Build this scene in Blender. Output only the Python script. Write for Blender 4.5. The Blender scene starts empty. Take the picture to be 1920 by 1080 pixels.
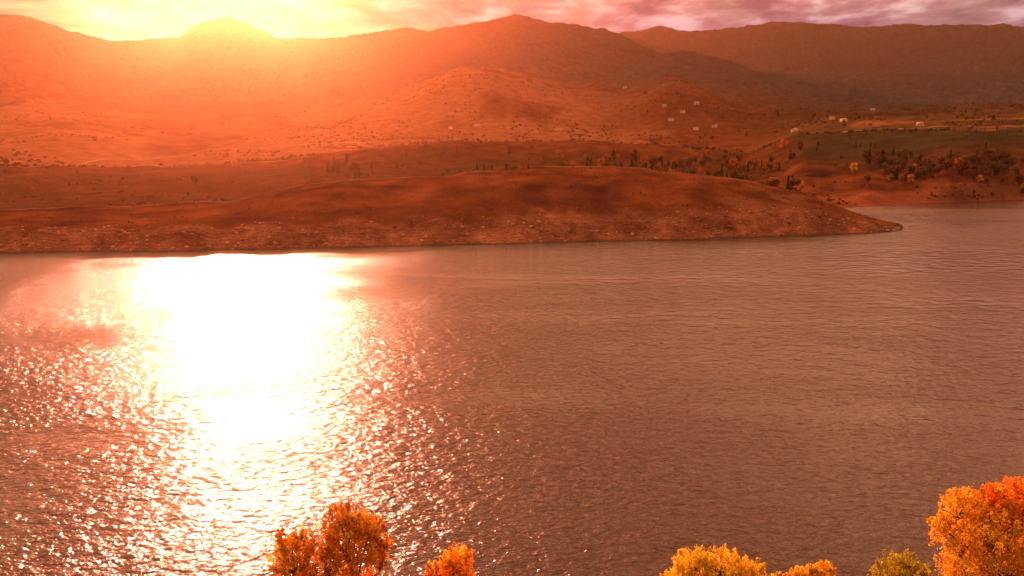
import bpy, math, random
import numpy as np
from mathutils import Vector

PI = math.pi
R = math.radians
sc = bpy.context.scene
col = sc.collection

# ------------------------------------------------------------------ camera
W, H, F = 1920.0, 1080.0, 1507.0
CAM_Z = 45.0
PITCH = math.atan(280.0 / F)
cam_d = bpy.data.cameras.new('camera')
cam_d.sensor_width = 36.0
cam_d.lens = F / W * 36.0
cam_d.clip_start = 0.5
cam_d.clip_end = 40000.0
cam = bpy.data.objects.new('camera', cam_d)
cam.location = (0, 0, CAM_Z)
cam.rotation_euler = (PI / 2 - PITCH, 0, 0)
col.objects.link(cam)
sc.camera = cam

# ------------------------------------------------------------------ light
SUN_EL, SUN_AZ = R(11.8), R(-18.6)          # azimuth from +Y, negative = left
SUN_DIR = Vector((math.sin(SUN_AZ) * math.cos(SUN_EL), math.cos(SUN_AZ) * math.cos(SUN_EL), math.sin(SUN_EL)))
sun_d = bpy.data.lights.new('sun', 'SUN')
sun_d.energy = 5.0
sun_d.angle = R(0.53)
sun_d.color = (1.0, 0.29, 0.17)
sun = bpy.data.objects.new('sun', sun_d)
sun.rotation_euler = SUN_DIR.to_track_quat('Z', 'Y').to_euler()
col.objects.link(sun)

world = bpy.data.worlds.new('World')
sc.world = world
world.use_nodes = True
wt = world.node_tree
wt.nodes.clear()


class NT:
    """small helper for node trees"""
    def __init__(self, tree):
        self.t = tree

    def n(self, typ, **kw):
        nd = self.t.nodes.new(typ)
        for k, v in kw.items():
            setattr(nd, k, v)
        return nd

    def l(self, a, b):
        self.t.links.new(a, b)

    def math(self, op, a, b=None, c=None, clamp=False):
        nd = self.n('ShaderNodeMath', operation=op)
        nd.use_clamp = clamp
        for i, v in enumerate((a, b, c)):
            if v is None:
                continue
            if isinstance(v, (int, float)):
                nd.inputs[i].default_value = v
            else:
                self.l(v, nd.inputs[i])
        return nd.outputs[0]

    def mix(self, fac, a, b, blend='MIX'):
        nd = self.n('ShaderNodeMix', data_type='RGBA', blend_type=blend)
        for s, v in ((0, fac), (6, a), (7, b)):
            if isinstance(v, (int, float)):
                nd.inputs[s].default_value = v
            elif isinstance(v, tuple):
                nd.inputs[s].default_value = (*v[:3], 1)
            else:
                self.l(v, nd.inputs[s])
        return nd.outputs[2]

    def ramp(self, fac, stops):
        nd = self.n('ShaderNodeValToRGB')
        e = nd.color_ramp.elements
        while len(e) < len(stops):
            e.new(0.5)
        for i, (p, c) in enumerate(stops):
            e[i].position = p
            e[i].color = (*c, 1) if isinstance(c, tuple) else (c, c, c, 1)
        self.l(fac, nd.inputs[0])
        return nd.outputs[0]

    def noise(self, vec, scale, detail=4, rough=0.55, dist=0.0):
        nd = self.n('ShaderNodeTexNoise')
        nd.inputs['Scale'].default_value = scale
        nd.inputs['Detail'].default_value = detail
        nd.inputs['Roughness'].default_value = rough
        nd.inputs['Distortion'].default_value = dist
        if vec is not None:
            self.l(vec, nd.inputs['Vector'])
        return nd.outputs['Fac']

    def mapping(self, vec, scale=(1, 1, 1), rot=(0, 0, 0), loc=(0, 0, 0)):
        nd = self.n('ShaderNodeMapping')
        nd.inputs['Scale'].default_value = scale
        nd.inputs['Rotation'].default_value = rot
        nd.inputs['Location'].default_value = loc
        self.l(vec, nd.inputs['Vector'])
        return nd.outputs[0]


w = NT(wt)
w_out = w.n('ShaderNodeOutputWorld')
bg_sky = w.n('ShaderNodeBackground')
sky = w.n('ShaderNodeTexSky', sky_type='NISHITA')
sky.sun_disc = False
sky.sun_elevation = SUN_EL
sky.sun_rotation = SUN_AZ
sky.air_density = 1.5
sky.dust_density = 2.5
sky.ozone_density = 1.0
w.l(sky.outputs[0], bg_sky.inputs[0])
bg_sky.inputs[1].default_value = 0.05
# a broken layer of sunset cloud over the clear sky, mapped on a level layer overhead
tc = w.n('ShaderNodeTexCoord')
sep = w.n('ShaderNodeSeparateXYZ')
w.l(tc.outputs['Generated'], sep.inputs[0])
zz = w.math('ADD', w.math('MAXIMUM', sep.outputs[2], 0.0), 0.10)
cx = w.math('DIVIDE', sep.outputs[0], zz)
cy = w.math('DIVIDE', sep.outputs[1], zz)
comb = w.n('ShaderNodeCombineXYZ')
w.l(cx, comb.inputs[0])
w.l(cy, comb.inputs[1])
cl1 = w.noise(w.mapping(comb.outputs[0], (0.9, 0.75, 1), loc=(3.1, 1.7, 0)), 1.3, 6, 0.58, 0.35)
cl2 = w.noise(w.mapping(comb.outputs[0], (1.6, 1.1, 1), loc=(8.4, 2.2, 0)), 2.1, 5, 0.6, 0.2)
# angle to the sun: clouds near it glow warmer
dotn = w.n('ShaderNodeVectorMath', operation='DOT_PRODUCT')
w.l(tc.outputs['Generated'], dotn.inputs[0])
dotn.inputs[1].default_value = tuple(SUN_DIR)
sunward = w.math('MAXIMUM', dotn.outputs['Value'], 0.0)
glow = w.math('POWER', sunward, 160.0)
glow2 = w.math('POWER', sunward, 3.0)
thick = w.ramp(cl2, [(0.38, (0.22, 0.11, 0.16)), (0.52, (0.50, 0.26, 0.31)), (0.66, (0.95, 0.66, 0.70))])
warm = w.mix(w.math('MULTIPLY', glow, 0.6), thick, (1.0, 0.78, 0.34))
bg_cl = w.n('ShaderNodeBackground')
lift = w.n('ShaderNodeMapRange', interpolation_type='SMOOTHSTEP')  # added boost: clouds above the frame brightened and warmed to lighten the water
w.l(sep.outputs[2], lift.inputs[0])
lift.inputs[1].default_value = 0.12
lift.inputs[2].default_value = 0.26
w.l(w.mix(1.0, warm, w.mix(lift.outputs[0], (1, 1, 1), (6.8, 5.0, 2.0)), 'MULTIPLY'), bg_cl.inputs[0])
w.l(w.math('ADD', 0.25, w.math('MULTIPLY', glow2, 0.0)), bg_cl.inputs[1])
cover = w.ramp(cl1, [(0.34, 0.9), (0.50, 1.0)])
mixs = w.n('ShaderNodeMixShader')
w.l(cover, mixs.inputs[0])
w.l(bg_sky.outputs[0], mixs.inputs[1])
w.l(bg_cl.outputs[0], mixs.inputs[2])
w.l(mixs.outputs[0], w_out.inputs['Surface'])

sc.view_settings.view_transform = 'Standard'
sc.view_settings.look = 'None'
sc.view_settings.exposure = 1.4
sc.view_settings.gamma = 1.0
sc.view_settings.use_curve_mapping = False
sc.render.engine = 'CYCLES'
sc.cycles.max_bounces = 6
sc.cycles.diffuse_bounces = 2
sc.cycles.glossy_bounces = 2
sc.cycles.transmission_bounces = 3
sc.cycles.volume_bounces = 1
sc.cycles.transparent_max_bounces = 8
sc.cycles.sample_clamp_indirect = 6.0
sc.cycles.use_denoising = True


# ------------------------------------------------------------------ helpers
def tag(o, label=None, cat=None, group=None, kind=None):
    if label: o['label'] = label
    if cat: o['category'] = cat
    if group: o['group'] = group
    if kind: o['kind'] = kind
    return o


def empty(name, loc, rz=0.0, scale=1.0):
    o = bpy.data.objects.new(name, None)
    o.empty_display_size = 1.0
    o.location = loc
    o.rotation_euler = (0, 0, rz)
    o.scale = (scale, scale, scale)
    col.objects.link(o)
    return o


def link(name, me, parent=None):
    o = bpy.data.objects.new(name, me)
    col.objects.link(o)
    if parent is not None:
        o.parent = parent
    return o


def mesh_np(name, V, faces, mat, colors=None, smooth=False):
    """V (n,3); faces (m,k) with constant k"""
    V = np.asarray(V, dtype=np.float32)
    faces = np.asarray(faces, dtype=np.int32)
    m, k = faces.shape
    me = bpy.data.meshes.new(name)
    me.vertices.add(len(V))
    me.vertices.foreach_set('co', V.ravel())
    me.loops.add(m * k)
    me.loops.foreach_set('vertex_index', faces.ravel())
    me.polygons.add(m)
    me.polygons.foreach_set('loop_start', np.arange(0, m * k, k, dtype=np.int32))
    me.polygons.foreach_set('loop_total', np.full(m, k, dtype=np.int32))
    if smooth:
        me.polygons.foreach_set('use_smooth', np.ones(m, dtype=bool))
    if colors is not None:
        a = me.color_attributes.new('cover', 'FLOAT_COLOR', 'POINT')
        c = np.ones((len(V), 4), dtype=np.float32)
        c[:, :3] = colors
        a.data.foreach_set('color', c.ravel())
    me.materials.append(mat)
    me.update(calc_edges=True)
    me.validate()
    return me


def copy_tree(o, parent=None):
    c = o.copy()
    col.objects.link(c)
    if parent is not None:
        c.parent = parent
    for ch in list(o.children):
        copy_tree(ch, c)
    return c


# pixel of the 1920x1080 frame -> direction
CP, SP = math.cos(PITCH), math.sin(PITCH)


def fwd(y):
    return F * CP + (540.0 - y) * SP


def slope_az(x, y):
    """(tan of elevation, azimuth) of the sight line through a pixel"""
    f = fwd(y)
    h = np.sqrt(f * f + (x - 960.0) ** 2)
    up = (540.0 - y) * CP - F * SP
    return up / h, np.arctan2(x - 960.0, f)


# ------------------------------------------------------------------ value noise
def _hash(ix, iy, seed):
    h = (ix.astype(np.int64) * 374761393 + iy.astype(np.int64) * 668265263 + seed * 974634777) & 0xFFFFFFFF
    h = ((h ^ (h >> 13)) * 1274126177) & 0xFFFFFFFF
    h = h ^ (h >> 16)
    return (h & 0xFFFF) / 65535.0


def vnoise(x, y, seed=0):
    ix, iy = np.floor(x), np.floor(y)
    fx, fy = x - ix, y - iy
    ix, iy = ix.astype(np.int64), iy.astype(np.int64)
    ux, uy = fx * fx * fx * (fx * (fx * 6 - 15) + 10), fy * fy * fy * (fy * (fy * 6 - 15) + 10)
    a, b = _hash(ix, iy, seed), _hash(ix + 1, iy, seed)
    c, d = _hash(ix, iy + 1, seed), _hash(ix + 1, iy + 1, seed)
    return (a * (1 - ux) + b * ux) * (1 - uy) + (c * (1 - ux) + d * ux) * uy - 0.5   # -.5 .. .5


def fbm(x, y, scale, octaves=4, seed=0, gain=0.5):
    s, amp, t = 0.0, 1.0, 0.0
    for o in range(octaves):
        ca, sa = math.cos(0.7 * o), math.sin(0.7 * o)
        s = s + amp * vnoise((x * ca - y * sa) / scale, (x * sa + y * ca) / scale, seed + o * 17)
        t += amp
        amp *= gain
        scale *= 0.5
    return s / t * 2


def ridged(x, y, scale, octaves=4, seed=0, gain=0.5):
    s, amp, t = 0.0, 1.0, 0.0
    for o in range(octaves):
        ca, sa = math.cos(0.9 * o + .3), math.sin(0.9 * o + .3)
        v = 1 - np.abs(vnoise((x * ca - y * sa) / scale, (x * sa + y * ca) / scale, seed + o * 13)) * 4
        s = s + amp * v
        t += amp
        amp *= gain
        scale *= 0.5
    return s / t


def gsmooth(a, sig):
    n = int(sig * 3)
    k = np.exp(-0.5 * (np.arange(-n, n + 1) / sig) ** 2)
    k /= k.sum()
    return np.convolve(np.pad(a, n, mode='edge'), k, mode='valid')


def sstep(a, b, v):
    t = np.clip((v - a) / (b - a), 0, 1)
    return t * t * (3 - 2 * t)


# ------------------------------------------------------------------ terrain: crests and shores, each at its own distance
NC = 1500
AZ = np.linspace(R(-58), R(58), NC)
AZ_PX = 960 + np.tan(AZ) * fwd(300.0)            # rough frame column of each azimuth, for interpolating plan data


def curve_z(pts, r, smooth=2.0):
    """crest line given as (px, py) sighted at horizontal distance r(az) -> z(az)"""
    p = np.array(pts, dtype=float)
    y = np.interp(AZ_PX, p[:, 0], p[:, 1])
    for _ in range(4):
        x = 960 + np.tan(AZ) * fwd(y)
        y = np.interp(x, p[:, 0], p[:, 1])
    y = gsmooth(y, smooth)
    s, _ = slope_az(960 + np.tan(AZ) * fwd(y), y)
    # beyond the frame the line keeps the height it has at the border
    return CAM_Z + r * s


def shore_r(pts):
    p = np.array(pts, dtype=float)
    s, a = slope_az(p[:, 0], p[:, 1])
    rr = -CAM_Z / s
    return gsmooth(np.interp(AZ, a, rr), 3)


def plan(pts, smooth=6):
    p = np.array(pts, dtype=float)
    return gsmooth(np.interp(AZ_PX, p[:, 0], p[:, 1]), smooth)


rA = shore_r([(0, 475), (300, 472), (640, 466), (960, 458), (1300, 450), (1560, 441), (1660, 436), (1697, 432)])
wig = fbm(AZ * 400, AZ * 0, 9, 4, 5) * 1.2
rA = rA + wig
bank_w = plan([(0, 20), (1200, 20), (1500, 22), (1600, 16), (1697, 7), (1760, 5)])
rB = rA + bank_w
zB = curve_z([(-400, 432), (0, 430), (150, 431), (300, 430), (480, 425), (640, 424), (800, 419), (960, 413), (1080, 408), (1160, 409),
              (1220, 415), (1260, 409), (1300, 402), (1400, 392), (1500, 395), (1600, 411), (1660, 425), (1712, 431.5), (1750, 434)], rB, 2)
rC = rA + plan([(0, 135), (1200, 135), (1300, 115), (1400, 95), (1500, 70), (1600, 36), (1697, 13), (1760, 10)])
zC = curve_z([(-400, 398), (0, 394), (150, 389), (300, 381), (430, 377), (500, 360), (560, 346), (640, 336), (800, 330), (900, 322), (1080, 311),
              (1200, 314), (1300, 324), (1400, 340), (1500, 362), (1600, 396), (1650, 415), (1712, 431.5), (1750, 434)], rC, 3)
gone = plan([(1706, 0), (1728, 1)], 2)
zB = zB * (1 - gone) - 4 * gone
zC = zC * (1 - gone) - 4 * gone
rE = shore_r([(1400, 391), (1500, 391), (1560, 390), (1600, 389), (1700, 383), (1790, 378), (1920, 374), (2200, 373)])
rE = rE + fbm(AZ * 400, AZ * 0 + 7, 8, 4, 8) * 3
rD = rC + (rE - rC) * 0.55
inland = plan([(1530, 1), (1610, 0)], 3)
zD = np.where(True, zC - plan([(0, 4), (450, 6), (700, 9), (1200, 12), (1400, 9), (1500, 4), (1600, 4)]), 0)
zD = np.maximum(zD, 2.0) * inland + -4 * (1 - inland)
zE = plan([(0, 4), (1100, 12), (1400, 6), (1530, 1.2), (1600, 0.0), (3000, 0)], 6)
rF = plan([(0, 1), (1380, 1), (1500, 0)]) * 900 + plan([(0, 0), (1380, 0), (1500, 1)]) * (rE + plan([(0, 120), (1400, 110), (1600, 70), (1720, 50), (1770, 18), (1950, 16)]))
zF = curve_z([(-300, 362), (0, 358), (200, 352), (330, 345), (420, 348), (520, 332), (640, 320), (860, 304), (1080, 297), (1300, 305), (1400, 325),
              (1480, 346), (1560, 357), (1650, 353), (1720, 351), (1780, 343), (1920, 345), (2300, 345)], rF, 3)
rG_ = 1050.0
_zt = np.interp(AZ_PX, [0, 400, 650, 900, 1100, 1380], [7, 8, 14, 17, 16, 15])
_lw = plan([(0, 1), (1300, 1), (1530, 0)], 14)
zF = zF * (1 - _lw) + _zt * _lw
rG = np.full(NC, 1050.0) + fbm(AZ * 30, AZ * 0 + 3, 6, 2, 9) * 60
zG = curve_z([(-400, 318), (0, 313), (100, 309), (240, 317), (350, 314), (500, 301), (620, 284), (740, 268), (860, 259), (1000, 263), (1150, 266), (1300, 277),
              (1400, 285), (1450, 270), (1490, 254), (1600, 244), (1750, 242), (1920, 241), (2300, 236)], rG, 3)
rH = np.full(NC, 1320.0)
zH = zG - 14
rI = np.full(NC, 1720.0)
zI = curve_z([(-400, 268), (0, 262), (100, 252), (220, 262), (350, 272), (500, 268), (640, 262), (860, 252), (1000, 256), (1200, 263), (1400, 262), (1480, 240),
              (1550, 226), (1750, 222), (1920, 224), (2300, 220)], rI, 3)
rJ = np.full(NC, 2250.0)
zJ = curve_z([(-400, 215), (0, 226), (80, 221), (220, 229), (330, 236), (450, 226), (560, 232), (620, 226), (700, 200), (790, 172), (860, 152), (920, 146), (1000, 168),
              (1060, 186), (1150, 190), (1230, 165), (1290, 155), (1400, 182), (1550, 204), (1920, 204), (2300, 195)], rJ, 4)
rK = np.full(NC, 3100.0)
zK = curve_z([(-500, 70), (-200, 88), (0, 84), (60, 85), (120, 112), (190, 165), (260, 188), (400, 182), (550, 166), (700, 142), (850, 132), (1000, 118), (1100, 124), (1180, 132),
              (1230, 122), (1290, 115), (1350, 121), (1420, 150), (1500, 168), (1700, 180), (1920, 176), (2300, 150)], rK, 4)
rL = np.full(NC, 4000.0)
zL = curve_z([(-900, 60), (-300, 30), (0, 40), (60, 45), (130, 62), (200, 74), (280, 76), (335, 74), (365, 54), (395, 42), (425, 38), (460, 45), (490, 63), (515, 75), (600, 76),
              (680, 70), (740, 58), (800, 62), (860, 48), (920, 38), (975, 33), (1020, 45), (1080, 58), (1160, 68), (1200, 89), (1240, 112), (1300, 134),
              (1920, 150), (2600, 120)], rL, 2)
rM = np.full(NC, 5600.0)
zM = curve_z([(-900, 90), (0, 95), (1000, 95), (1100, 84), (1160, 70), (1230, 57), (1290, 59), (1350, 53), (1440, 48), (1700, 44), (1920, 50), (2300, 40), (2800, 70)], rM, 3)
rN = np.full(NC, 6800.0)
zN = zM * 0.5

radii = [rA - 14, rA, rB, rC, rD, rE, rF, rG, rH, rI, rJ, rK, rL, rL + 600, rM, rN]
heights = [np.full(NC, -4.0), np.zeros(NC) - 0.0 - 4 * gone, zB, zC, zD, zE, zF, zG, zH, zI, zJ, zK, zL, zL * 0.75, zM, zN]
rows = [6, 30, 44, 22, 22, 16, 46, 22, 40, 60, 90, 140, 14, 80, 8]
RC = np.array(radii).T
ZC = np.array(heights).T
hseg = np.diff(RC, axis=1)
dl = np.diff(ZC, axis=1) / hseg
m = np.zeros_like(ZC)
for k in range(1, ZC.shape[1] - 1):
    a, b = dl[:, k - 1], dl[:, k]
    w1, w2 = 2 * hseg[:, k] + hseg[:, k - 1], hseg[:, k] + 2 * hseg[:, k - 1]
    ok = a * b > 0
    with np.errstate(divide='ignore', invalid='ignore'):
        v = (w1 + w2) / (w1 / a + w2 / b)
    m[:, k] = np.where(ok, v, 0)
m[:, 0], m[:, -1] = dl[:, 0], dl[:, -1]
Rg, Zg, Sg = [], [], []
for k in range(len(rows)):
    n = rows[k]
    for j in range(n + (1 if k == len(rows) - 1 else 0)):
        t = j / n
        h00, h10, h01, h11 = 2 * t**3 - 3 * t**2 + 1, t**3 - 2 * t**2 + t, -2 * t**3 + 3 * t**2, t**3 - t**2
        Rg.append(RC[:, k] + t * hseg[:, k])
        Zg.append(h00 * ZC[:, k] + h10 * hseg[:, k] * m[:, k] + h01 * ZC[:, k + 1] + h11 * hseg[:, k] * m[:, k + 1])
        Sg.append(k + t)
Rg, Zg, Sg = np.array(Rg), np.array(Zg), np.array(Sg)
NR = len(Sg)
X = Rg * np.sin(AZ)[None, :]
Y = Rg * np.cos(AZ)[None, :]
S = np.repeat(Sg[:, None], NC, 1)
PX = np.repeat(AZ_PX[None, :], NR, 0)

# relief
bankm = sstep(1.0, 1.25, S) * (1 - sstep(2.0, 2.25, S))
land = sstep(2.0, 2.4, S)
base0 = Zg.copy()
rill = fbm(X, Y * 0.35, 9, 4, 21)
Zg = Zg + bankm * (rill * 2.2 + 0.16 * np.sin(base0 * 5.2 + fbm(X, Y, 30, 3, 4) * 4)) * np.clip(base0 / 4, 0, 1)
Zg = Zg + land * (1 - sstep(3, 4, S)) * (fbm(X, Y, 26, 4, 31) * 1.0 + (ridged(X, Y * 0.35, 24, 3, 33) - .3) * 0.9) * np.clip(base0 / 8, 0, 1)
farbank = sstep(5.0, 5.2, S) * (1 - sstep(6.0, 6.3, S))
Zg = Zg + farbank * fbm(X, Y, 14, 4, 23) * 2.0 * np.clip(base0 / 6, 0, 1)
mid = sstep(6.2, 7.0, S) * (1 - sstep(8.5, 9, S))
Zg = Zg + mid * fbm(X, Y, 130, 5, 41) * 11
mid2 = sstep(8.0, 9.0, S)
amp = np.interp(Sg, [8, 9, 10, 11, 12, 13, 15], [0, 9, 30, 58, 26, 40, 50])[:, None]
gul = ridged(X * 1.0 + 40 * fbm(X, Y, 500, 2, 3), Y * 0.55, 420, 6, 51, 0.5)
Zg = Zg + mid2 * amp * (gul - 0.15) * 0.85
Zg = Zg + mid2 * (ridged(X, Y * 0.6, 110, 4, 57) - .2) * np.interp(Sg, [8, 9, 11, 13], [0, 5, 9, 9])[:, None]
Zg = Zg + mid2 * fbm(X, Y, 60, 3, 61) * np.interp(Sg, [8, 10, 12, 15], [2, 5, 4, 6])[:, None]
# tree tops roughen the wooded mountains
Zg = Zg + sstep(9.8, 11, S) * (_hash((X / 9).astype(np.int64), (Y / 9).astype(np.int64), 5) - .5) * 7
Zg[0, :] = -6.0

# ground cover colours (albedo), chosen by kind of ground
def C3(r, g, b):
    return np.array([r, g, b])[None, None, :]
n1 = fbm(X, Y, 40, 4, 71)[..., None]
n2 = fbm(X, Y, 220, 4, 72)[..., None]
n3 = fbm(X, Y, 11, 3, 73)[..., None]
grass = C3(0.074, 0.026, 0.011) * (1 + 0.6 * n1 + 0.5 * n3)
olive = C3(0.038, 0.024, 0.012)
straw = C3(0.14, 0.06, 0.027)
rock = C3(0.15, 0.064, 0.038)
forest = C3(0.022, 0.032, 0.036)
colr = np.broadcast_to(grass, (NR, NC, 3)).copy()
def blend(c, mask):
    global colr
    mk = np.clip(mask, 0, 1)
    if mk.ndim == 2:
        mk = mk[..., None]
    colr = colr * (1 - mk) + c * mk
strata = 0.5 + 0.5 * np.sin(base0 * 7.0 + fbm(X, Y, 25, 3, 12) * 6)
edge = 2.0 + 0.10 * fbm(X, Y, 12, 3, 19)
blend(rock * (0.6 + 0.3 * strata[..., None]) * (1 + 0.4 * n3) * (1 + 0.45 * fbm(X, Y, 3.5, 3, 29)[..., None]), 1 - sstep(edge - 0.02, edge + 0.12, S))
rocky_end = sstep(1200, 1420, PX) * (1 - sstep(3.0, 3.4, S)) * sstep(-0.35, 0.25, fbm(X, Y, 16, 4, 91)) * 0.75
blend(rock * 0.8, rocky_end * (S > 2))
# damp, dark foot of the bank
blend(C3(0.05, 0.032, 0.025), 1 - sstep(0.15, 0.8, base0))
blend(C3(0.13, 0.045, 0.026), sstep(4.2, 4.8, S) * (1 - sstep(5.6, 6.1, S)) * sstep(1450, 1530, PX))
blend(rock * 0.6, sstep(5.0, 5.05, S) * (1 - sstep(5.8, 6.0, S)) * sstep(1740, 1780, PX))
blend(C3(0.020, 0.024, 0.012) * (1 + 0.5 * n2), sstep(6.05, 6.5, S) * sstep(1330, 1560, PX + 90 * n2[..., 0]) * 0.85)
blend(olive, sstep(3.3, 3.8, S) * (1 - sstep(6.0, 6.9, S)) * (1 - sstep(1450, 1500, PX)) * 0.7)
blend(straw, sstep(-0.1, 0.25, n2[..., 0] + 0.25) * sstep(7.2, 8.2, S) * (1 - sstep(10.2, 10.9, S)) * (1 - 0.75 * sstep(1050, 1250, PX)))
blend(straw * 1.1, sstep(0.20, 0.32, fbm(X, Y * 3, 260, 3, 77)) * sstep(6.9, 7.2, S) * (1 - sstep(9, 9.6, S)))
blend(rock * 0.9, sstep(0.55, 0.8, gul) * sstep(9.0, 9.6, S) * (1 - sstep(10.4, 10.9, S)) * 0.7)
wood = sstep(10.0, 11.0, S + 0.7 * n2[..., 0] + 0.5 * sstep(900, 1200, PX))
blend(forest, wood * 0.9)
blend(olive * 0.7, sstep(8.8, 9.6, S) * sstep(1080, 1350, PX) * sstep(-0.3, 0.1, n1[..., 0]) * 0.8 * (1 - wood))
blend(np.array([.04, .026, .02])[None, None], (1 - sstep(0.35, 0.5, fbm(X, Y, 7, 2, 99) + 0.7)) * 0.0)
colr = np.clip(colr, 0.012, 0.6)

def mat_base(name):
    mt = bpy.data.materials.new(name)
    mt.use_nodes = True
    mt.node_tree.nodes.clear()
    nt = NT(mt.node_tree)
    out = nt.n('ShaderNodeOutputMaterial')
    return mt, nt, out


def principled(nt, out, base, rough=0.9, spec=0.2, bump=None, bstr=0.3, bdist=0.2):
    p = nt.n('ShaderNodeBsdfPrincipled')
    if isinstance(base, tuple):
        p.inputs['Base Color'].default_value = (*base, 1)
    else:
        nt.l(base, p.inputs['Base Color'])
    p.inputs['Roughness'].default_value = rough
    p.inputs['Specular IOR Level'].default_value = spec
    if bump is not None:
        b = nt.n('ShaderNodeBump')
        b.inputs['Strength'].default_value = bstr
        b.inputs['Distance'].default_value = bdist
        nt.l(bump, b.inputs['Height'])
        nt.l(b.outputs[0], p.inputs['Normal'])
    nt.l(p.outputs[0], out.inputs[0])
    return p


m_terrain, nt, out = mat_base('terrain')
at = nt.n('ShaderNodeAttribute', attribute_name='cover')
geo = nt.n('ShaderNodeNewGeometry')
na = nt.noise(geo.outputs['Position'], 0.9, 5, 0.65)
nb = nt.noise(geo.outputs['Position'], 0.045, 6, 0.62)
c = nt.mix(1.0, at.outputs['Color'], nt.ramp(na, [(0.25, 0.55), (0.75, 1.45)]), 'MULTIPLY')
c = nt.mix(1.0, c, nt.ramp(nb, [(0.3, 0.6), (0.7, 1.4)]), 'MULTIPLY')
bp = nt.n('ShaderNodeBump')
bp.inputs['Strength'].default_value = 0.8
bp.inputs['Distance'].default_value = 0.6
nt.l(na, bp.inputs['Height'])
df = nt.n('ShaderNodeBsdfDiffuse')
nt.l(c, df.inputs[0]); nt.l(bp.outputs[0], df.inputs['Normal'])
nt.l(df.outputs[0], out.inputs[0])

def grid_faces(r0, r1, nc):
    i = np.arange(r0, r1)[:, None] * nc
    j = np.arange(nc - 1)[None, :]
    a = i + j
    return np.stack([a, a + 1, a + nc + 1, a + nc], -1).reshape(-1, 4)

def sub_grid(name, s0, s1, objname):
    i0 = int(np.argmin(np.abs(Sg - s0)))
    i1 = int(np.argmin(np.abs(Sg - s1)))
    sl = slice(i0, i1 + 1)
    V = np.stack([X[sl], Y[sl], Zg[sl]], -1).reshape(-1, 3)
    cc = colr[sl].reshape(-1, 3)
    f = grid_faces(0, i1 - i0, NC)
    o = link(objname, mesh_np(name, V, f, m_terrain, cc, True))
    tag(o, kind='structure')
    return o

sub_grid('headland', 0, 4.0, 'headland')
sub_grid('valley', 4.0, 7.0, 'valley')
sub_grid('foothills', 7.0, 10.0, 'foothills')
sub_grid('mountains', 10.0, 15, 'mountains')

def ground_z(x, y):
    az = math.atan2(x, y)
    r = math.hypot(x, y)
    j = (az - AZ[0]) / (AZ[1] - AZ[0])
    j = min(max(j, 0), NC - 1.001)
    j0 = int(j)
    t = j - j0
    return float(np.interp(r, Rg[:, j0], Zg[:, j0]) * (1 - t) + np.interp(r, Rg[:, j0 + 1], Zg[:, j0 + 1]) * t)

def place(px, r):
    """a point on the land under frame column px at horizontal distance r"""
    az = math.atan2(px - 960.0, fwd(300.0))
    x, y = r * math.sin(az), r * math.cos(az)
    return x, y, ground_z(x, y)

def sighted(px, py, r0=420.0, r1=4400.0):
    """first land point seen through a pixel, searched from r0 outwards"""
    s, a = slope_az(px, py)
    s, a = float(s), float(a)
    r = r0
    while r < r1:
        x, y = r * math.sin(a), r * math.cos(a)
        z = ground_z(x, y)
        if z >= CAM_Z + r * s:
            return x, y, z
        r += max(2.0, r * 0.004)
    return None

# ------------------------------------------------------------------ near bank below the camera
xs = np.linspace(-260, 260, 200)
ys = np.concatenate([np.linspace(-120, 50, 40), np.linspace(52, 84, 40)])
GX, GY = np.meshgrid(xs, ys)
GZ = np.interp(GY, [-120, -20, 4, 40, 60, 70, 75, 84], [60, 44, 42, 16, 5, 1.6, 0.0, -3.0])
GZ = GZ + fbm(GX, GY, 12, 4, 101) * 1.0 * np.clip(GZ / 5, 0, 1)
gc = np.broadcast_to(np.array([0.12, 0.09, 0.04]), (*GX.shape, 3)) * (1 + 0.5 * fbm(GX, GY, 8, 3, 102)[..., None])
def near_z(x, y):
    return float(np.interp(y, [-120, -20, 4, 40, 60, 70, 75, 84], [60, 44, 42, 16, 5, 1.6, 0.0, -3.0]))
o = link('near_shore', mesh_np('near_shore', np.stack([GX, GY, GZ], -1).reshape(-1, 3), grid_faces(0, len(ys) - 1, len(xs)), m_terrain, gc.reshape(-1, 3), True))
tag(o, kind='structure')

# ------------------------------------------------------------------ water
m_water, nt, out = mat_base('lake_water')
geo = nt.n('ShaderNodeNewGeometry')
P = geo.outputs['Position']
# wind ripples in two crossing trains, chop on top, and slicks where the wind does not reach
wA = nt.noise(nt.mapping(P, (0.72, 1.0, 1), (0, 0, R(26))), 1.2, 3, 0.55, 0.6)
wB = nt.noise(nt.mapping(P, (0.72, 1.0, 1), (0, 0, R(-34)), (31, 7, 0)), 0.7, 3, 0.55, 0.5)
wC = nt.noise(nt.mapping(P, (0.7, 1.0, 1), (0, 0, R(5)), (3, 17, 0)), 0.28, 2, 0.5, 0.2)
slick = nt.noise(nt.mapping(P, (0.55, 1.5, 1), (0, 0, R(14)), (11, 3, 0)), 0.012, 4, 0.55, 0.6)
calm = nt.ramp(slick, [(0.38, 0.25), (0.58, 1.0)])
hgt = nt.math('ADD', nt.math('MULTIPLY', wA, 1.0), nt.math('MULTIPLY', wB, 1.9))
hgt = nt.math('MULTIPLY', hgt, calm)
sp_ = nt.n('ShaderNodeSeparateXYZ'); nt.l(P, sp_.inputs[0])
lee = nt.math('ADD', nt.math('MULTIPLY', sp_.outputs[0], 0.006), nt.math('MULTIPLY', slick, 1.2))   # the lee of the right-hand shore lies calmer
hgt = nt.math('MULTIPLY', hgt, nt.ramp(lee, [(0.35, 1.0), (0.95, 0.32)]))
hgt = nt.math('ADD', hgt, nt.math('MULTIPLY', wC, 0.9))
bump = nt.n('ShaderNodeBump')
bump.inputs['Strength'].default_value = 1.0
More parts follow.
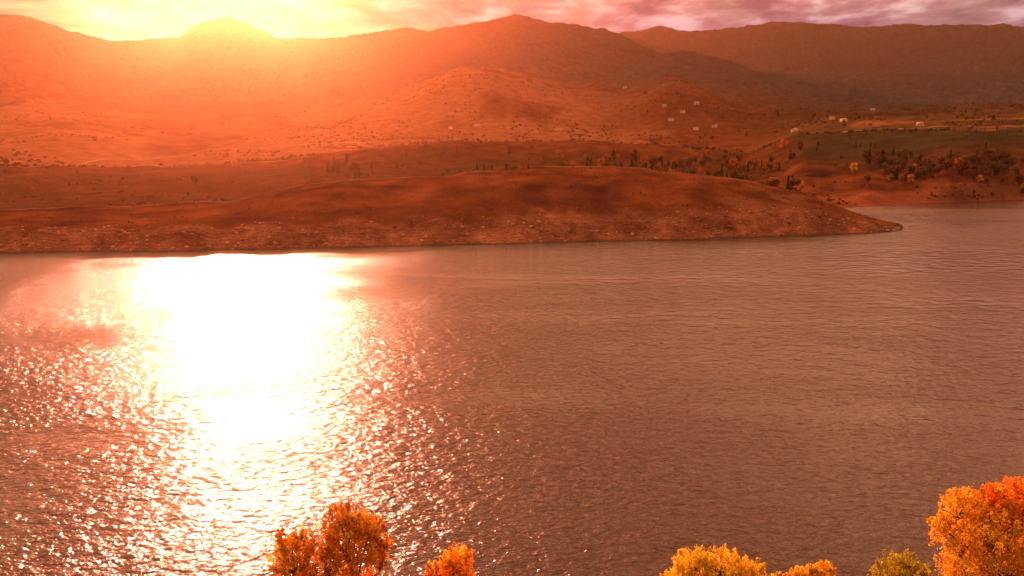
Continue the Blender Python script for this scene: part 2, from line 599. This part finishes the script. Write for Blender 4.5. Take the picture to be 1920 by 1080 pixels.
bump.inputs['Distance'].default_value = 0.40
nt.l(hgt, bump.inputs['Height'])
p = nt.n('ShaderNodeBsdfPrincipled')
p.inputs['Base Color'].default_value = (0.03, 0.013, 0.005, 1)
p.inputs['Roughness'].default_value = 0.09
p.inputs['IOR'].default_value = 1.333
nt.l(bump.outputs[0], p.inputs['Normal'])
# the finest ripples, too small to shape one by one, spread the light more widely
p2 = nt.n('ShaderNodeBsdfPrincipled')
p2.inputs['Base Color'].default_value = (0.03, 0.013, 0.005, 1)
p2.inputs['Roughness'].default_value = 0.42
p2.inputs['IOR'].default_value = 1.333
nt.l(bump.outputs[0], p2.inputs['Normal'])
pm = nt.n('ShaderNodeMixShader')
pm.inputs[0].default_value = 0.15
nt.l(p.outputs[0], pm.inputs[1]); nt.l(p2.outputs[0], pm.inputs[2])
nt.l(pm.outputs[0], out.inputs[0])
wv, wf = [(-1600, 40, 0), (1600, 40, 0), (1600, 1500, 0), (-1600, 1500, 0)], [(0, 1, 2, 3)]
o = link('lake_water', mesh_np('lake_water', wv, wf, m_water))
tag(o, kind='structure')

# ------------------------------------------------------------------ trees
def leaf_mat(name, transl=0.58, var=0.25):
    mt, nt, out = mat_base(name)
    at = nt.n('ShaderNodeAttribute', attribute_name='cover')
    geo = nt.n('ShaderNodeNewGeometry')
    v = nt.ramp(geo.outputs['Random Per Island'], [(0.0, 1 - var), (1.0, 1 + var)])
    c = nt.mix(1.0, at.outputs['Color'], v, 'MULTIPLY')
    d = nt.n('ShaderNodeBsdfDiffuse')
    t = nt.n('ShaderNodeBsdfTranslucent')
    nt.l(c, d.inputs[0]); nt.l(c, t.inputs[0])
    mx = nt.n('ShaderNodeMixShader')
    mx.inputs[0].default_value = transl
    nt.l(d.outputs[0], mx.inputs[1]); nt.l(t.outputs[0], mx.inputs[2])
    nt.l(mx.outputs[0], out.inputs[0])
    return mt

m_leaf = leaf_mat('autumn_leaves')
m_leaf_far = leaf_mat('distant_foliage', 0.3)
m_bark, nt, out = mat_base('bark')
geo = nt.n('ShaderNodeNewGeometry')
nn = nt.noise(nt.mapping(geo.outputs['Position'], (6, 6, 1.5)), 2.0, 5)
principled(nt, out, nt.ramp(nn, [(0.3, (0.05, 0.035, 0.025)), (0.7, (0.17, 0.125, 0.09))]), 0.9, 0.1, nn, 0.5, 0.03)


def tube(V, Fc, pts, rad, n=6):
    base = len(V)
    pts = [Vector(q) for q in pts]
    for i, q in enumerate(pts):
        d = (pts[min(i + 1, len(pts) - 1)] - pts[max(i - 1, 0)]).normalized()
        a = d.orthogonal().normalized()
        b = d.cross(a)
        for k in range(n):
            an = 2 * PI * k / n
            V.append(tuple(q + (a * math.cos(an) + b * math.sin(an)) * rad[i]))
    for i in range(len(pts) - 1):
        for k in range(n):
            k2 = (k + 1) % n
            Fc.append((base + i * n + k, base + i * n + k2, base + (i + 1) * n + k2, base + (i + 1) * n + k))


def leaf_quads(P, size, rng, Cc):
    """rhombic leaves with random facing at points P (n,3)"""
    n = len(P)
    a = rng.normal(size=(n, 3)); a /= np.linalg.norm(a, axis=1)[:, None]
    b = rng.normal(size=(n, 3)); b -= (a * b).sum(1)[:, None] * a; b /= np.linalg.norm(b, axis=1)[:, None]
    s = size * rng.uniform(0.6, 1.35, size=(n, 1))
    v = np.stack([P - a * s, P + b * s * 0.55, P + a * s, P - b * s * 0.55], 1).reshape(-1, 3)
    f = np.arange(n * 4).reshape(n, 4)
    c = np.repeat(Cc, 4, axis=0)
    return v, f, c


def near_tree(name, label, cat, base, blobs, palette, n_shoots, leaves_per, leaf, seed, redside=None):
    """trunk, limbs and shoots that end in leafy sprays; blobs = (x, y, z, rx, ry, rz) lobes of the crown, world metres"""
    rng = np.random.default_rng(seed)
    root = empty(name, base)
    tag(root, label, cat)
    B = np.array(base)
    bl = [(np.array(b[:3]) - B, np.array(b[3:])) for b in blobs]
    vol = np.array([b[1].prod() ** 0.67 for b in bl]); vol /= vol.sum()
    top = max(c[2] + r[2] for c, r in bl)
    ctr = sum(c * v for (c, r), v in zip(bl, vol))
    V, Fc = [], []
    fork = Vector((ctr[0] * 0.35, ctr[1] * 0.35, max(top * 0.3, 1.4)))
    th = max(0.12, top * 0.018)
    tube(V, Fc, [(0, 0, -0.4), (0.0, 0.0, 0.5), tuple(fork * 0.5 + Vector((0.1, 0, 0.2))), tuple(fork)], [th * 1.5, th * 1.15, th, th * 0.85], 8)
    lead = Vector(ctr)
    tube(V, Fc, [tuple(fork), tuple(fork.lerp(lead, 0.5) + Vector((0.15, 0.1, 0))), tuple(lead), tuple(Vector((ctr[0], ctr[1], top * 0.93)))], [th * 0.8, th * 0.55, th * 0.35, 0.02], 7)
    link('trunk', mesh_np('trunk', V, Fc, m_bark, None, True), root)
    BV, BF = [], []
    PL, CL = [], []
    pal = np.array(palette)
    for bi, (c, r) in enumerate(bl):
        nb = max(3, int(n_shoots * vol[bi]))
        hub = Vector(c) - Vector((0, 0, r[2] * 0.45))
        tube(BV, BF, [tuple(fork), tuple(fork.lerp(hub, 0.55) + Vector((0, 0, 0.3))), tuple(hub)], [th * 0.6, th * 0.4, th * 0.28], 5)
        tone0 = rng.uniform(0, 1)
        for s in range(nb):
            d = rng.normal(size=3)
            d[2] = abs(d[2]) * 1.0 if rng.random() < 0.8 else d[2]
            d /= np.linalg.norm(d)
            rad = rng.uniform(0.45, 1.0) ** 0.6
            tip = c + d * r * rad
            st = c + d * r * rad * 0.35 - np.array([0, 0, r[2] * 0.2])
            if rng.random() < 0.4:
                tube(BV, BF, [tuple(hub), tuple(st), tuple(tip)], [0.05, 0.03, 0.012], 3)
            # spray of leaves round the shoot's outer part, pointing up and outward
            L = rng.uniform(0.5, 1.1) * min(1.0, r.min() * 0.45)
            up = d * 0.6 + np.array([0, 0, 0.9]); up /= np.linalg.norm(up)
            k = int(leaves_per * rng.uniform(0.6, 1.3))
            t = rng.uniform(0, 1, k)[:, None]
            wdt = (0.30 * (1 - t * 0.75)) * L * 1.2
            q = tip + up * (t - 0.55) * L * 1.5 + rng.normal(size=(k, 3)) * wdt
            PL.append(q)
            tone = np.clip(0.5 * tone0 + rng.normal(0.25, 0.28), 0, 1)
            if redside is not None:
                tone = np.clip(rng.normal(0.25, 0.2) + redside(*(tip + B)), 0, 1)
            cc = pal[0] * (1 - tone) + pal[1] * tone
            if rng.random() < 0.12 and len(pal) > 2:
                cc = pal[2]
            CL.append(np.repeat(cc[None] * rng.uniform(0.5, 1.25), k, 0))
    link('branches', mesh_np('branches', BV, BF, m_bark, None, True), root)
    Pn, Cn = np.concatenate(PL), np.concatenate(CL)
    v, f, cq = leaf_quads(Pn, leaf, rng, Cn)
    link('crown', mesh_np('crown', v, f, m_leaf, cq), root)
    return root


def at_depth(px, py, Yd):
    """world point at forward distance Yd seen through a pixel"""
    f = fwd(py)
    up = (540.0 - py) * CP - F * SP
    return ((px - 960.0) / f * Yd, Yd, CAM_Z + up / f * Yd)

RED = (0.70, 0.17, 0.02); ORG = (0.88, 0.36, 0.03); YEL = (0.86, 0.68, 0.05); GRN = (0.40, 0.38, 0.03); PALE = (0.85, 0.62, 0.12)
def blob(px, py, Yd, rpx, rpy, depth=None):
    f = fwd(py)
    x, y, z = at_depth(px, py, Yd)
    sc_ = Yd / f
    rx, rz = rpx * sc_, rpy * sc_
    return (x, y, z, rx, depth or (rx + rz) / 2, rz)

near_tree('cottonwood_tree', 'large rust orange autumn tree standing in front of the bright sun glitter', 'tree', (*at_depth(668, 1080, 61)[:2], near_z(0, 61)),
          [blob(660, 1035, 61, 66, 70), blob(640, 975, 61, 34, 34), blob(650, 1000, 61, 56, 44), blob(690, 992, 61, 34, 34), blob(612, 1070, 60.5, 45, 60), blob(712, 1050, 61.4, 26, 58), blob(662, 1130, 61, 80, 70)],
          [(0.55, 0.19, 0.02), (0.78, 0.42, 0.035), PALE], 600, 46, 0.105, 3)
near_tree('cottonwood_tree', 'smaller orange tree with spiky upright shoots at the left foot of the rust orange tree', 'tree', (*at_depth(550, 1120, 59)[:2], near_z(0, 59)),
          [blob(548, 1055, 59, 42, 52), blob(570, 1025, 59, 22, 38), blob(528, 1025, 59, 14, 34), blob(550, 1110, 59, 52, 50)],
          [(0.55, 0.18, 0.02), (0.80, 0.38, 0.03), YEL], 290, 44, 0.10, 4)
near_tree('cottonwood_tree', 'pointed bright orange tree top just right of the rust orange tree', 'tree', (*at_depth(850, 1120, 60)[:2], near_z(0, 60)),
          [blob(856, 1066, 60, 34, 42), blob(845, 1100, 60, 52, 40), blob(812, 1078, 60, 16, 26)],
          [ORG, ORG, YEL], 230, 50, 0.105, 5)
near_tree('cottonwood_tree', 'broad golden yellow tree top at the bottom edge of the dark water', 'tree', (*at_depth(1345, 1130, 61)[:2], near_z(0, 61)),
          [blob(1300, 1066, 61, 40, 36), blob(1350, 1066, 61, 44, 34), blob(1400, 1078, 61, 40, 32), blob(1290, 1100, 61, 50, 40), blob(1350, 1120, 61, 100, 60)],
          [YEL, (0.82, 0.52, 0.03), PALE], 560, 50, 0.10, 6)
near_tree('cottonwood_tree', 'low golden orange shrubby tree between the broad yellow tree and the greenish one', 'tree', (*at_depth(1525, 1140, 61.5)[:2], near_z(0, 61.5)),
          [blob(1540, 1076, 61.5, 24, 24), blob(1505, 1082, 61.5, 22, 22), blob(1460, 1092, 61.5, 18, 18), blob(1520, 1110, 61.5, 60, 32)],
          [(0.78, 0.38, 0.02), YEL, ORG], 240, 48, 0.10, 7)
near_tree('cottonwood_tree', 'round olive green tree top with yellow tips left of the big orange tree', 'tree', (*at_depth(1690, 1140, 60.5)[:2], near_z(0, 60.5)),
          [blob(1690, 1080, 60.5, 46, 40), blob(1665, 1095, 60.5, 34, 34), blob(1720, 1090, 60.5, 30, 34), blob(1690, 1120, 60.5, 60, 40)],
          [GRN, (0.42, 0.34, 0.03), YEL], 330, 48, 0.10, 8)
near_tree('cottonwood_tree', 'biggest bright orange tree with a red top at the right edge of the shore', 'tree', (*at_depth(1885, 1110, 58)[:2], near_z(0, 58)),
          [blob(1865, 1000, 58, 90, 80), blob(1800, 960, 58, 36, 42), blob(1895, 945, 58, 44, 44), blob(1850, 935, 58, 28, 30), blob(1765, 980, 58, 24, 20), blob(1800, 1020, 57.6, 48, 52),
           blob(1930, 1000, 58, 80, 90), blob(1960, 940, 58, 50, 50), blob(1870, 1080, 58, 110, 70), blob(1980, 1080, 58, 100, 90)],
          [(0.90, 0.62, 0.04), (0.85, 0.20, 0.015), PALE], 1500, 48, 0.105, 9,
          redside=lambda x, y, z: 0.55 * max(0, min(1, (z - at_depth(1880, 985, 58)[2]) / 3.0)) * (1 if x > at_depth(1835, 950, 58)[0] else 0.2))


# mid-distance trees: a few kinds built once, then copied
def far_tree_mesh(kind, seed):
    rng = np.random.default_rng(seed)
    V, Fc = [], []
    if kind == 'conifer':
        h, wr, n = 9.0, 2.0, 520
        z = rng.uniform(0.12, 1, n) ** 1.15
        a = rng.uniform(0, 2 * PI, n)
        rr = wr * (1.02 - z) * (0.75 + 0.25 * np.sin(z * 40)) * rng.uniform(0.5, 1.0, n)
        P = np.stack([rr * np.cos(a), rr * np.sin(a), z * h], 1)
        size = 0.42
        tube(V, Fc, [(0, 0, -0.5), (0, 0, h * 0.5), (0, 0, h * 0.97)], [0.22, 0.14, 0.03], 6)
    else:
        h, n = 9.0, 700
        P = []
        nb = 11
        for i in range(nb):
            an = rng.uniform(0, 2 * PI); rr = rng.uniform(0.2, 2.3)
            c = np.array([rr * math.cos(an), rr * math.sin(an), h * rng.uniform(0.35, 0.84)])
            s = rng.uniform(0.8, 1.5)
            d = rng.normal(size=(n // nb, 3)); d /= np.linalg.norm(d, axis=1)[:, None]
            P.append(c + d * s * rng.uniform(0.5, 1, (n // nb, 1)) ** 0.4 * np.array([1, 1, 0.9]))
            tube(V, Fc, [(0, 0, h * 0.22), tuple(c * 0.6 + np.array([0, 0, .4])), tuple(c)], [0.13, 0.08, 0.03], 4)
        P = np.concatenate(P)
        size = 0.36
        tube(V, Fc, [(0, 0, -0.6), (0.05, 0, h * 0.2), (0, 0.1, h * 0.6)], [0.3, 0.22, 0.08], 6)
    pal = {'conifer': (0.028, 0.035, 0.018), 'brown': (0.09, 0.045, 0.022), 'yellow': (0.42, 0.25, 0.02), 'olive': (0.085, 0.075, 0.025), 'red': (0.45, 0.10, 0.05), 'orange': (0.24, 0.09, 0.02)}[kind]
    cc = np.array(pal)[None] * rng.uniform(0.65, 1.35, (len(P), 1))
    v, f, cq = leaf_quads(P, size, rng, cc)
    return mesh_np('trunk', V, Fc, m_bark, None, True), mesh_np('crown', v, f, m_leaf_far, cq)

KINDS = {'conifer': 'conifer_tree', 'brown': 'leafless_tree', 'yellow': 'poplar_tree', 'olive': 'olive_tree', 'red': 'bush', 'orange': 'autumn_tree'}
KINDS['olive'] = 'broadleaf_tree'
protos = {}
meshes = {k: [far_tree_mesh(k, 40 + i * 7 + len(k)) for i in range(3)] for k in KINDS}

def far_tree(kind, x, y, z, scale, label, cat='tree', group=None, rnd=random.Random(5)):
    tm, cm = meshes[kind][rnd.randrange(3)]
    root = empty(KINDS[kind], (x, y, z - 0.15), rnd.uniform(0, 6.28), scale)
    tag(root, label, cat, group)
    link('trunk', tm, root)
    link('crown', cm, root)
    return root

# trees one can single out
single = [
    ('yellow', 1505, 352, 0.62, 'small bright yellow tree alone where the headland meets the back beach'),
    ('yellow', 1600, 327, 1.1, 'tall yellow tree left of the other yellow trees above the back beach'),
    ('orange', 1655, 338, 1.0, 'orange yellow tree in the middle of the row above the back beach'),
    ('yellow', 1668, 341, 0.8, 'small yellow tree right beside the orange one above the back beach'),
    ('yellow', 1706, 348, 0.95, 'yellow tree at the right end of the row where the far bank begins'),
    ('orange', 1690, 345, 0.8, 'dull orange tree between the two yellow ones above the back beach'),
    ('olive', 1625, 350, 1.15, 'dark rounded tree under the tall yellow tree above the back beach'),
    ('yellow', 1836, 346, 0.8, 'lone yellow tree on top of the far red bank at the right'),
    ('olive', 1850, 347, 0.7, 'dark round bush right of the lone yellow tree on the far bank'),
    ('olive', 1900, 347, 0.7, 'dark bush nearest the right edge on top of the far bank'),
    ('orange', 1755, 320, 1.0, 'faint orange tree on the dark slope above the far bank'),
    ('red', 1468, 283, 1.5, 'bushy red tree on the pale field left of the dark flat topped hill'),
    ('orange', 1452, 284, 1.0, 'orange bush at the left foot of the bushy red tree'),
    ('conifer', 856, 292, 1.2, 'dark conifer standing alone on the slope behind the headland crest'),
    ('conifer', 762, 296, 1.1, 'left dark conifer of the two on the open slope behind the headland'),
    ('conifer', 955, 290, 1.2, 'broad dark conifer right of the lone one behind the headland crest'),
    ('brown', 365, 352, 1.3, 'brown bare tree in the sun glow on the left valley slope'),
    ('brown', 12, 318, 1.5, 'dark red bush on the crest at the left edge'),
    ('conifer', 1325, 277, 1.0, 'dark conifer sticking up in front of the long pale field'),
    ('conifer', 1382, 288, 1.0, 'second dark conifer in front of the long pale field nearer the red tree'),
]
for kind, px, py, s, lab in single:
    q = sighted(px, py, 480)
    if q:
        far_tree(kind, *q, s, lab)

rnd = random.Random(11)
def grove(n, xr, rr, kinds, label, group, smin, smax, dens=None):
    k = 0
    tries = 0
    while k < n and tries < n * 40:
        tries += 1
        px, r = rnd.uniform(*xr), rnd.uniform(*rr)
        x, y, z = place(px, r)
        if z < 1.5 or (dens and not dens(px, r)):
            continue
        if vnoise(np.array([x / 45.0]), np.array([y / 45.0]), 3)[0] < 0.02:
            continue
        kind = rnd.choice(kinds)
        lb = label.replace('KIND', {'conifer': 'dark conifer', 'brown': 'brown bare tree', 'olive': 'dull olive tree', 'orange': 'rusty orange tree', 'yellow': 'yellow tree'}[kind])
        far_tree(kind, x, y, z, rnd.uniform(smin, smax), lb, group=group + ' (' + kind + ')')
        k += 1
grove(150, (1040, 1500), (580, 960), ['brown', 'brown', 'orange', 'olive', 'conifer'], 'KIND in the wooded hollow behind the crest of the headland', 'trees in the hollow behind the headland', 0.8, 1.7)
grove(60, (560, 1020), (640, 1000), ['brown', 'conifer', 'olive'], 'KIND on the glowing slope behind the middle of the headland', 'trees on the slope behind the middle of the headland', 0.6, 1.3)
grove(12, (-60, 540), (600, 1020), ['brown', 'brown', 'orange'], 'KIND on the orange lit slope behind the left bank', 'trees on the slope behind the left bank', 0.4, 0.9)
grove(110, (1530, 1930), (670, 780), ['brown', 'olive', 'olive', 'brown', 'conifer', 'orange'], 'KIND in the belt of trees above the back beach', 'trees above the back beach', 0.8, 1.5)
grove(45, (1500, 1960), (830, 1040), ['olive', 'conifer', 'brown'], 'KIND scattered over the dark flat topped hill', 'trees on the dark flat topped hill', 0.3, 0.7)
grove(55, (1050, 1900), (1500, 2150), ['conifer', 'olive', 'brown'], 'KIND among the houses on the far slope', 'trees among the houses on the far slope', 0.8, 1.6)

# countless scrub on all slopes: one object
rng = np.random.default_rng(77)
PP, CC, SS = [], [], []
def scatter(n, smin, smax, size, cols, thr):
    s = rng.uniform(smin, smax, n); jj = rng.integers(0, NC - 1, n)
    i = np.searchsorted(Sg, s).clip(0, NR - 1)
    x, y, z = X[i, jj], Y[i, jj], Zg[i, jj]
    nz = fbm(x, y, size * 60, 3, 200)
    keep = (z > 1.0) & (nz > thr)
    x, y, z = x[keep], y[keep], z[keep]
    k = len(x)
    PP.append(np.stack([x + rng.normal(size=k), y + rng.normal(size=k), z], 1))
    CC.append(np.array(cols)[rng.integers(0, len(cols), k)] * rng.uniform(0.6, 1.3, (k, 1)))
    SS.append(size * rng.uniform(0.5, 1.4, k))
scatter(2600, 2.1, 3.4, 0.4, [(0.07, 0.05, 0.025), (0.11, 0.06, 0.03), (0.05, 0.035, 0.02)], -0.3)
scatter(5000, 3.4, 6.9, 1.1, [(0.06, 0.04, 0.02), (0.10, 0.05, 0.025), (0.04, 0.035, 0.018)], -0.2)
scatter(15000, 7.0, 10.4, 2.6, [(0.04, 0.035, 0.02), (0.06, 0.04, 0.02), (0.03, 0.035, 0.018)], 0.0)
P0, C0, S0 = np.concatenate(PP), np.concatenate(CC), np.concatenate(SS)
ico = [(0, 0, 1)] + [(math.cos(a) * 0.95, math.sin(a) * 0.95, 0.35) for a in np.arange(5) * 2 * PI / 5] + [(math.cos(a) * 0.8, math.sin(a) * 0.8, -0.3) for a in np.arange(5) * 2 * PI / 5 + .6]
ico = np.array(ico)
fc = [(0, 1 + i, 1 + (i + 1) % 5) for i in range(5)] + [(1 + i, 6 + i, 1 + (i + 1) % 5) for i in range(5)] + [(6 + i, 6 + (i + 1) % 5, 1 + (i + 1) % 5) for i in range(5)]
fc = np.array(fc)
n = len(P0)
jit = rng.uniform(0.55, 1.35, (n, 11, 1))
V = P0[:, None, :] + ico[None] * jit * S0[:, None, None]
Fq = (fc[None] + (np.arange(n) * 11)[:, None, None]).reshape(-1, 3)
o = link('scrub', mesh_np('scrub', V.reshape(-1, 3), Fq, m_leaf_far, np.repeat(C0, 11, 0)))
tag(o, 'low brown and olive scrub dotted over the headland and the hills', 'scrub', kind='stuff')

# stones along the foot of the bank: one object
rng = np.random.default_rng(78)
n = 5000
s = rng.uniform(1.02, 2.1, n); jj = rng.integers(0, NC - 1, n)
i = np.searchsorted(Sg, s)
P0 = np.stack([X[i, jj], Y[i, jj] + rng.normal(size=n) * .3, Zg[i, jj]], 1)
P0 = P0[P0[:, 2] > 0.02]
n = len(P0)
S0 = 0.12 + rng.exponential(0.22, n).clip(0, 1.0)
V = P0[:, None, :] + ico[None] * rng.uniform(0.6, 1.2, (n, 11, 1)) * S0[:, None, None] * np.array([1.3, 1, 0.7])
Fq = (fc[None] + (np.arange(n) * 11)[:, None, None]).reshape(-1, 3)
cst = np.repeat(np.array([0.22, 0.12, 0.085])[None] * rng.uniform(0.4, 1.3, (n, 1)), 11, 0)
o = link('shore_stones', mesh_np('shore_stones', V.reshape(-1, 3), Fq, m_terrain, cst))
tag(o, 'loose pale and dark stones strewn over the bare bank above the waterline', 'stones', kind='stuff')

# ------------------------------------------------------------------ dirt roads
m_road, nt, out = mat_base('dirt_road')
geo = nt.n('ShaderNodeNewGeometry')
nn = nt.noise(geo.outputs['Position'], 0.15, 5)
principled(nt, out, nt.ramp(nn, [(0.3, (0.13, 0.07, 0.04)), (0.7, (0.21, 0.12, 0.07))]), 0.95, 0.05)
def road(pts, width, r0):
    P = []
    for (a, b) in zip(pts[:-1], pts[1:]):
        for t in np.linspace(0, 1, max(4, int(abs(b[0] - a[0]) / 4)), endpoint=False):
            q = place(a[0] + (b[0] - a[0]) * t, a[1] + (b[1] - a[1]) * t)
            P.append(q)
    V = []
    for i, q in enumerate(P):
        a, b = P[max(i - 1, 0)], P[min(i + 1, len(P) - 1)]
        d = Vector((b[0] - a[0], b[1] - a[1], 0)).normalized()
        nrm = Vector((-d.y, d.x, 0))
        for s in (-0.5, -0.17, 0.17, 0.5):
            x, y = q[0] + nrm.x * width * s, q[1] + nrm.y * width * s
            V.append((x, y, ground_z(x, y) + (0.12 if width < 4 else 0.35)))
    Fc = [(i * 4 + k, i * 4 + k + 1, i * 4 + 4 + k + 1, i * 4 + 4 + k) for i in range(len(P) - 1) for k in range(3)]
    o = link('dirt_road', mesh_np('dirt_road', V, Fc, m_road, None, True))
    tag(o, kind='structure')
road([(-200, 1120), (30, 1180), (160, 1420), (300, 1560), (520, 1600), (760, 1640)], 7, 0)
road([(100, 1150), (230, 1130), (330, 1260), (480, 1400)], 6, 0)
road([(1220, 1450), (1400, 1480), (1560, 1500), (1750, 1540), (2000, 1560)], 9, 0)
road([(560, 1900), (640, 2050), (720, 2150), (800, 2210)], 7, 0)

_pts = []
for _px in list(range(-60, 1380, 36)):
    _j = int(np.argmin(np.abs(AZ_PX - _px)))
    _pts.append((_px, float(rC[_j]) - 4 + 3 * math.sin(_px * 0.02)))
road(_pts, 1.3, 0)
_pts = [(px_, float(np.interp(px_, AZ_PX, rG)) - 6 + 6 * math.sin(px_ * .013)) for px_ in range(40, 1000, 40)]
road(_pts, 5, 0)
# ------------------------------------------------------------------ houses on the far slope
def flat_mat(name, c, rough=0.8):
    mt, nt, out = mat_base(name)
    geo = nt.n('ShaderNodeNewGeometry')
    nn = nt.noise(geo.outputs['Position'], 1.5, 4)
    k = nt.mix(1.0, c, nt.ramp(nn, [(0.3, 0.8), (0.7, 1.15)]), 'MULTIPLY')
    principled(nt, out, k, rough, 0.2)
    return mt
m_white = flat_mat('white_wall', (0.27, 0.22, 0.18))
m_tan = flat_mat('tan_wall', (0.50, 0.38, 0.27))
m_roof = flat_mat('pale_metal_roof', (0.22, 0.15, 0.12), 0.7)
m_roofd = flat_mat('brown_roof', (0.16, 0.09, 0.06))
m_glass, nt, out = mat_base('window_glass')
pg = principled(nt, out, (0.02, 0.02, 0.025), 0.08, 0.6)

def box(V, Fc, x0, x1, y0, y1, z0, z1):
    b = len(V)
    V += [(x0, y0, z0), (x1, y0, z0), (x1, y1, z0), (x0, y1, z0), (x0, y0, z1), (x1, y0, z1), (x1, y1, z1), (x0, y1, z1)]
    Fc += [(b, b + 3, b + 2, b + 1), (b + 4, b + 5, b + 6, b + 7), (b, b + 1, b + 5, b + 4), (b + 1, b + 2, b + 6, b + 5), (b + 2, b + 3, b + 7, b + 6), (b + 3, b, b + 4, b + 7)]

def house_meshes(L, D, Hh, wm, rm):
    V, Fc = [], []
    box(V, Fc, -L / 2, L / 2, -D / 2, D / 2, -3, Hh)
    wall = (V, Fc, wm)
    Vr, Fr = [], []
    o_, pk, th = 0.6, Hh + D * 0.32, 0.3
    for sgn in (-1, 1):
        b = len(Vr)
        y0 = sgn * (D / 2 + o_)
        ze = Hh - 0.25
        Vr += [(-L / 2 - o_, y0, ze), (L / 2 + o_, y0, ze), (L / 2 + o_, 0, pk), (-L / 2 - o_, 0, pk), (-L / 2 - o_, y0, ze + th), (L / 2 + o_, y0, ze + th), (L / 2 + o_, 0, pk + th), (-L / 2 - o_, 0, pk + th)]
        Fr += [(b, b + 1, b + 2, b + 3), (b + 4, b + 5, b + 6, b + 7), (b, b + 1, b + 5, b + 4), (b + 1, b + 2, b + 6, b + 5), (b + 3, b, b + 4, b + 7), (b + 2, b + 3, b + 7, b + 6)]
    for sx in (-1, 1):   # gables
        b = len(V)
        xg = sx * L / 2
        V += [(xg, -D / 2, Hh), (xg, D / 2, Hh), (xg, 0, pk - 0.05), (xg, 0, Hh)]
        Fc += [(b, b + 1, b + 2, b + 2)][:0] + [(b, b + 3, b + 2, b + 2)][:0]
        Fc += [(b, b + 3, b + 1, b + 2)]
    out = [('wall', V, Fc, wm), ('roof', Vr, Fr, rm)]
    nw = max(2, int(L // 3.5))
    for i in range(nw):
        x = -L / 2 + (i + 0.5) * L / nw
        Vw, Fw = [], []
        if i == nw // 2:
            box(Vw, Fw, x - 0.55, x + 0.55, -D / 2 - 0.08, -D / 2 + 0.1, 0, 2.2)
            out.append(('door', Vw, Fw, m_roofd))
        else:
            box(Vw, Fw, x - 0.8, x + 0.8, -D / 2 - 0.06, -D / 2 + 0.1, 1.0, 2.5)
            out.append(('window', Vw, Fw, m_glass))
    Vc, Fcc = [], []
    box(Vc, Fcc, L * 0.2, L * 0.2 + 0.9, 0.6, 1.5, Hh, pk + 1.2)
    out.append(('chimney', Vc, Fcc, m_roofd))
    return out

house_list = [
    (895, 240, 16, 'm', 'white house on the glowing foothill slope above the middle of the headland'),
    (845, 243, 10, 'd', 'small cabin left of the white house on the glowing foothill'),
    (1047, 246, 15, 'm', 'white gabled house at the foot of the rocky slope left of the houses group'),
    (1172, 166, 15, 'm', 'highest house, alone on the dark wooded mountainside'),
    (1245, 201, 13, 'm', 'pale house below and right of the highest house'),
    (1306, 196, 15, 'm', 'long pale house at the centre of the dark hill of houses'),
    (1280, 211, 11, 'd', 'brown roofed house just below the long pale house'),
    (1340, 240, 12, 'm', 'brightest little white house at the edge of the long pale field'),
    (1305, 245, 11, 'd', 'tan house left of the brightest little house by the pale field'),
    (1258, 228, 11, 'd', 'tan house above the left end of the long pale field'),
    (1490, 248, 14, 'm', 'pale long building at the left end of the dark flat topped hill'),
    (1582, 229, 13, 'm', 'white house amid pale bare ground behind the flat topped hill'),
    (1560, 224, 11, 'd', 'tan house left of the white one on the pale bare ground'),
    (1725, 236, 12, 'm', 'grey white house low among trees right of the pale bare ground'),
    (1636, 208, 12, 'm', 'small pale house uphill of the bare ground behind the flat topped hill'),
]
for i, (px, py, L, kd, lab) in enumerate(house_list):
    q = sighted(px, py, 1250, 4200)
    if q is None:
        q = place(px, 2000)
    root = empty('house', (q[0], q[1], q[2] + 0.2), -math.atan2(q[0], q[1]) + rnd.uniform(-1.2, 1.2), 0.9)
    tag(root, lab, 'house', 'houses on the far slopes')
    for nm, V, Fc, mt in house_meshes(L, 8, 3.6 if L < 13 else 4.4, m_white if kd == 'm' else m_tan, m_roof if kd == 'm' else m_roofd):
        link(nm, mesh_np(nm, V, Fc, mt), root)

# ------------------------------------------------------------------ haze
m_haze, nt, out = mat_base('haze')
pv = nt.n('ShaderNodeVolumePrincipled')
pv.inputs['Color'].default_value = (1.0, 0.48, 0.24, 1)
pv.inputs['Absorption Color'].default_value = (1, 1, 1, 1)
pv.inputs['Density'].default_value = 0.000028
pv.inputs['Anisotropy'].default_value = 0.87
nt.l(pv.outputs[0], out.inputs['Volume'])
V, Fc = [], []
box(V, Fc, -8200, 8200, -200, 9300, -12, float(Zg.max()) + 15)
HZ = link('haze', mesh_np('haze', V, Fc, m_haze))
tag(HZ, 'warm sunset haze over the lake and hills', 'haze', kind='stuff')
print('terrain max', float(Zg.max()), 'verts', NR * NC)
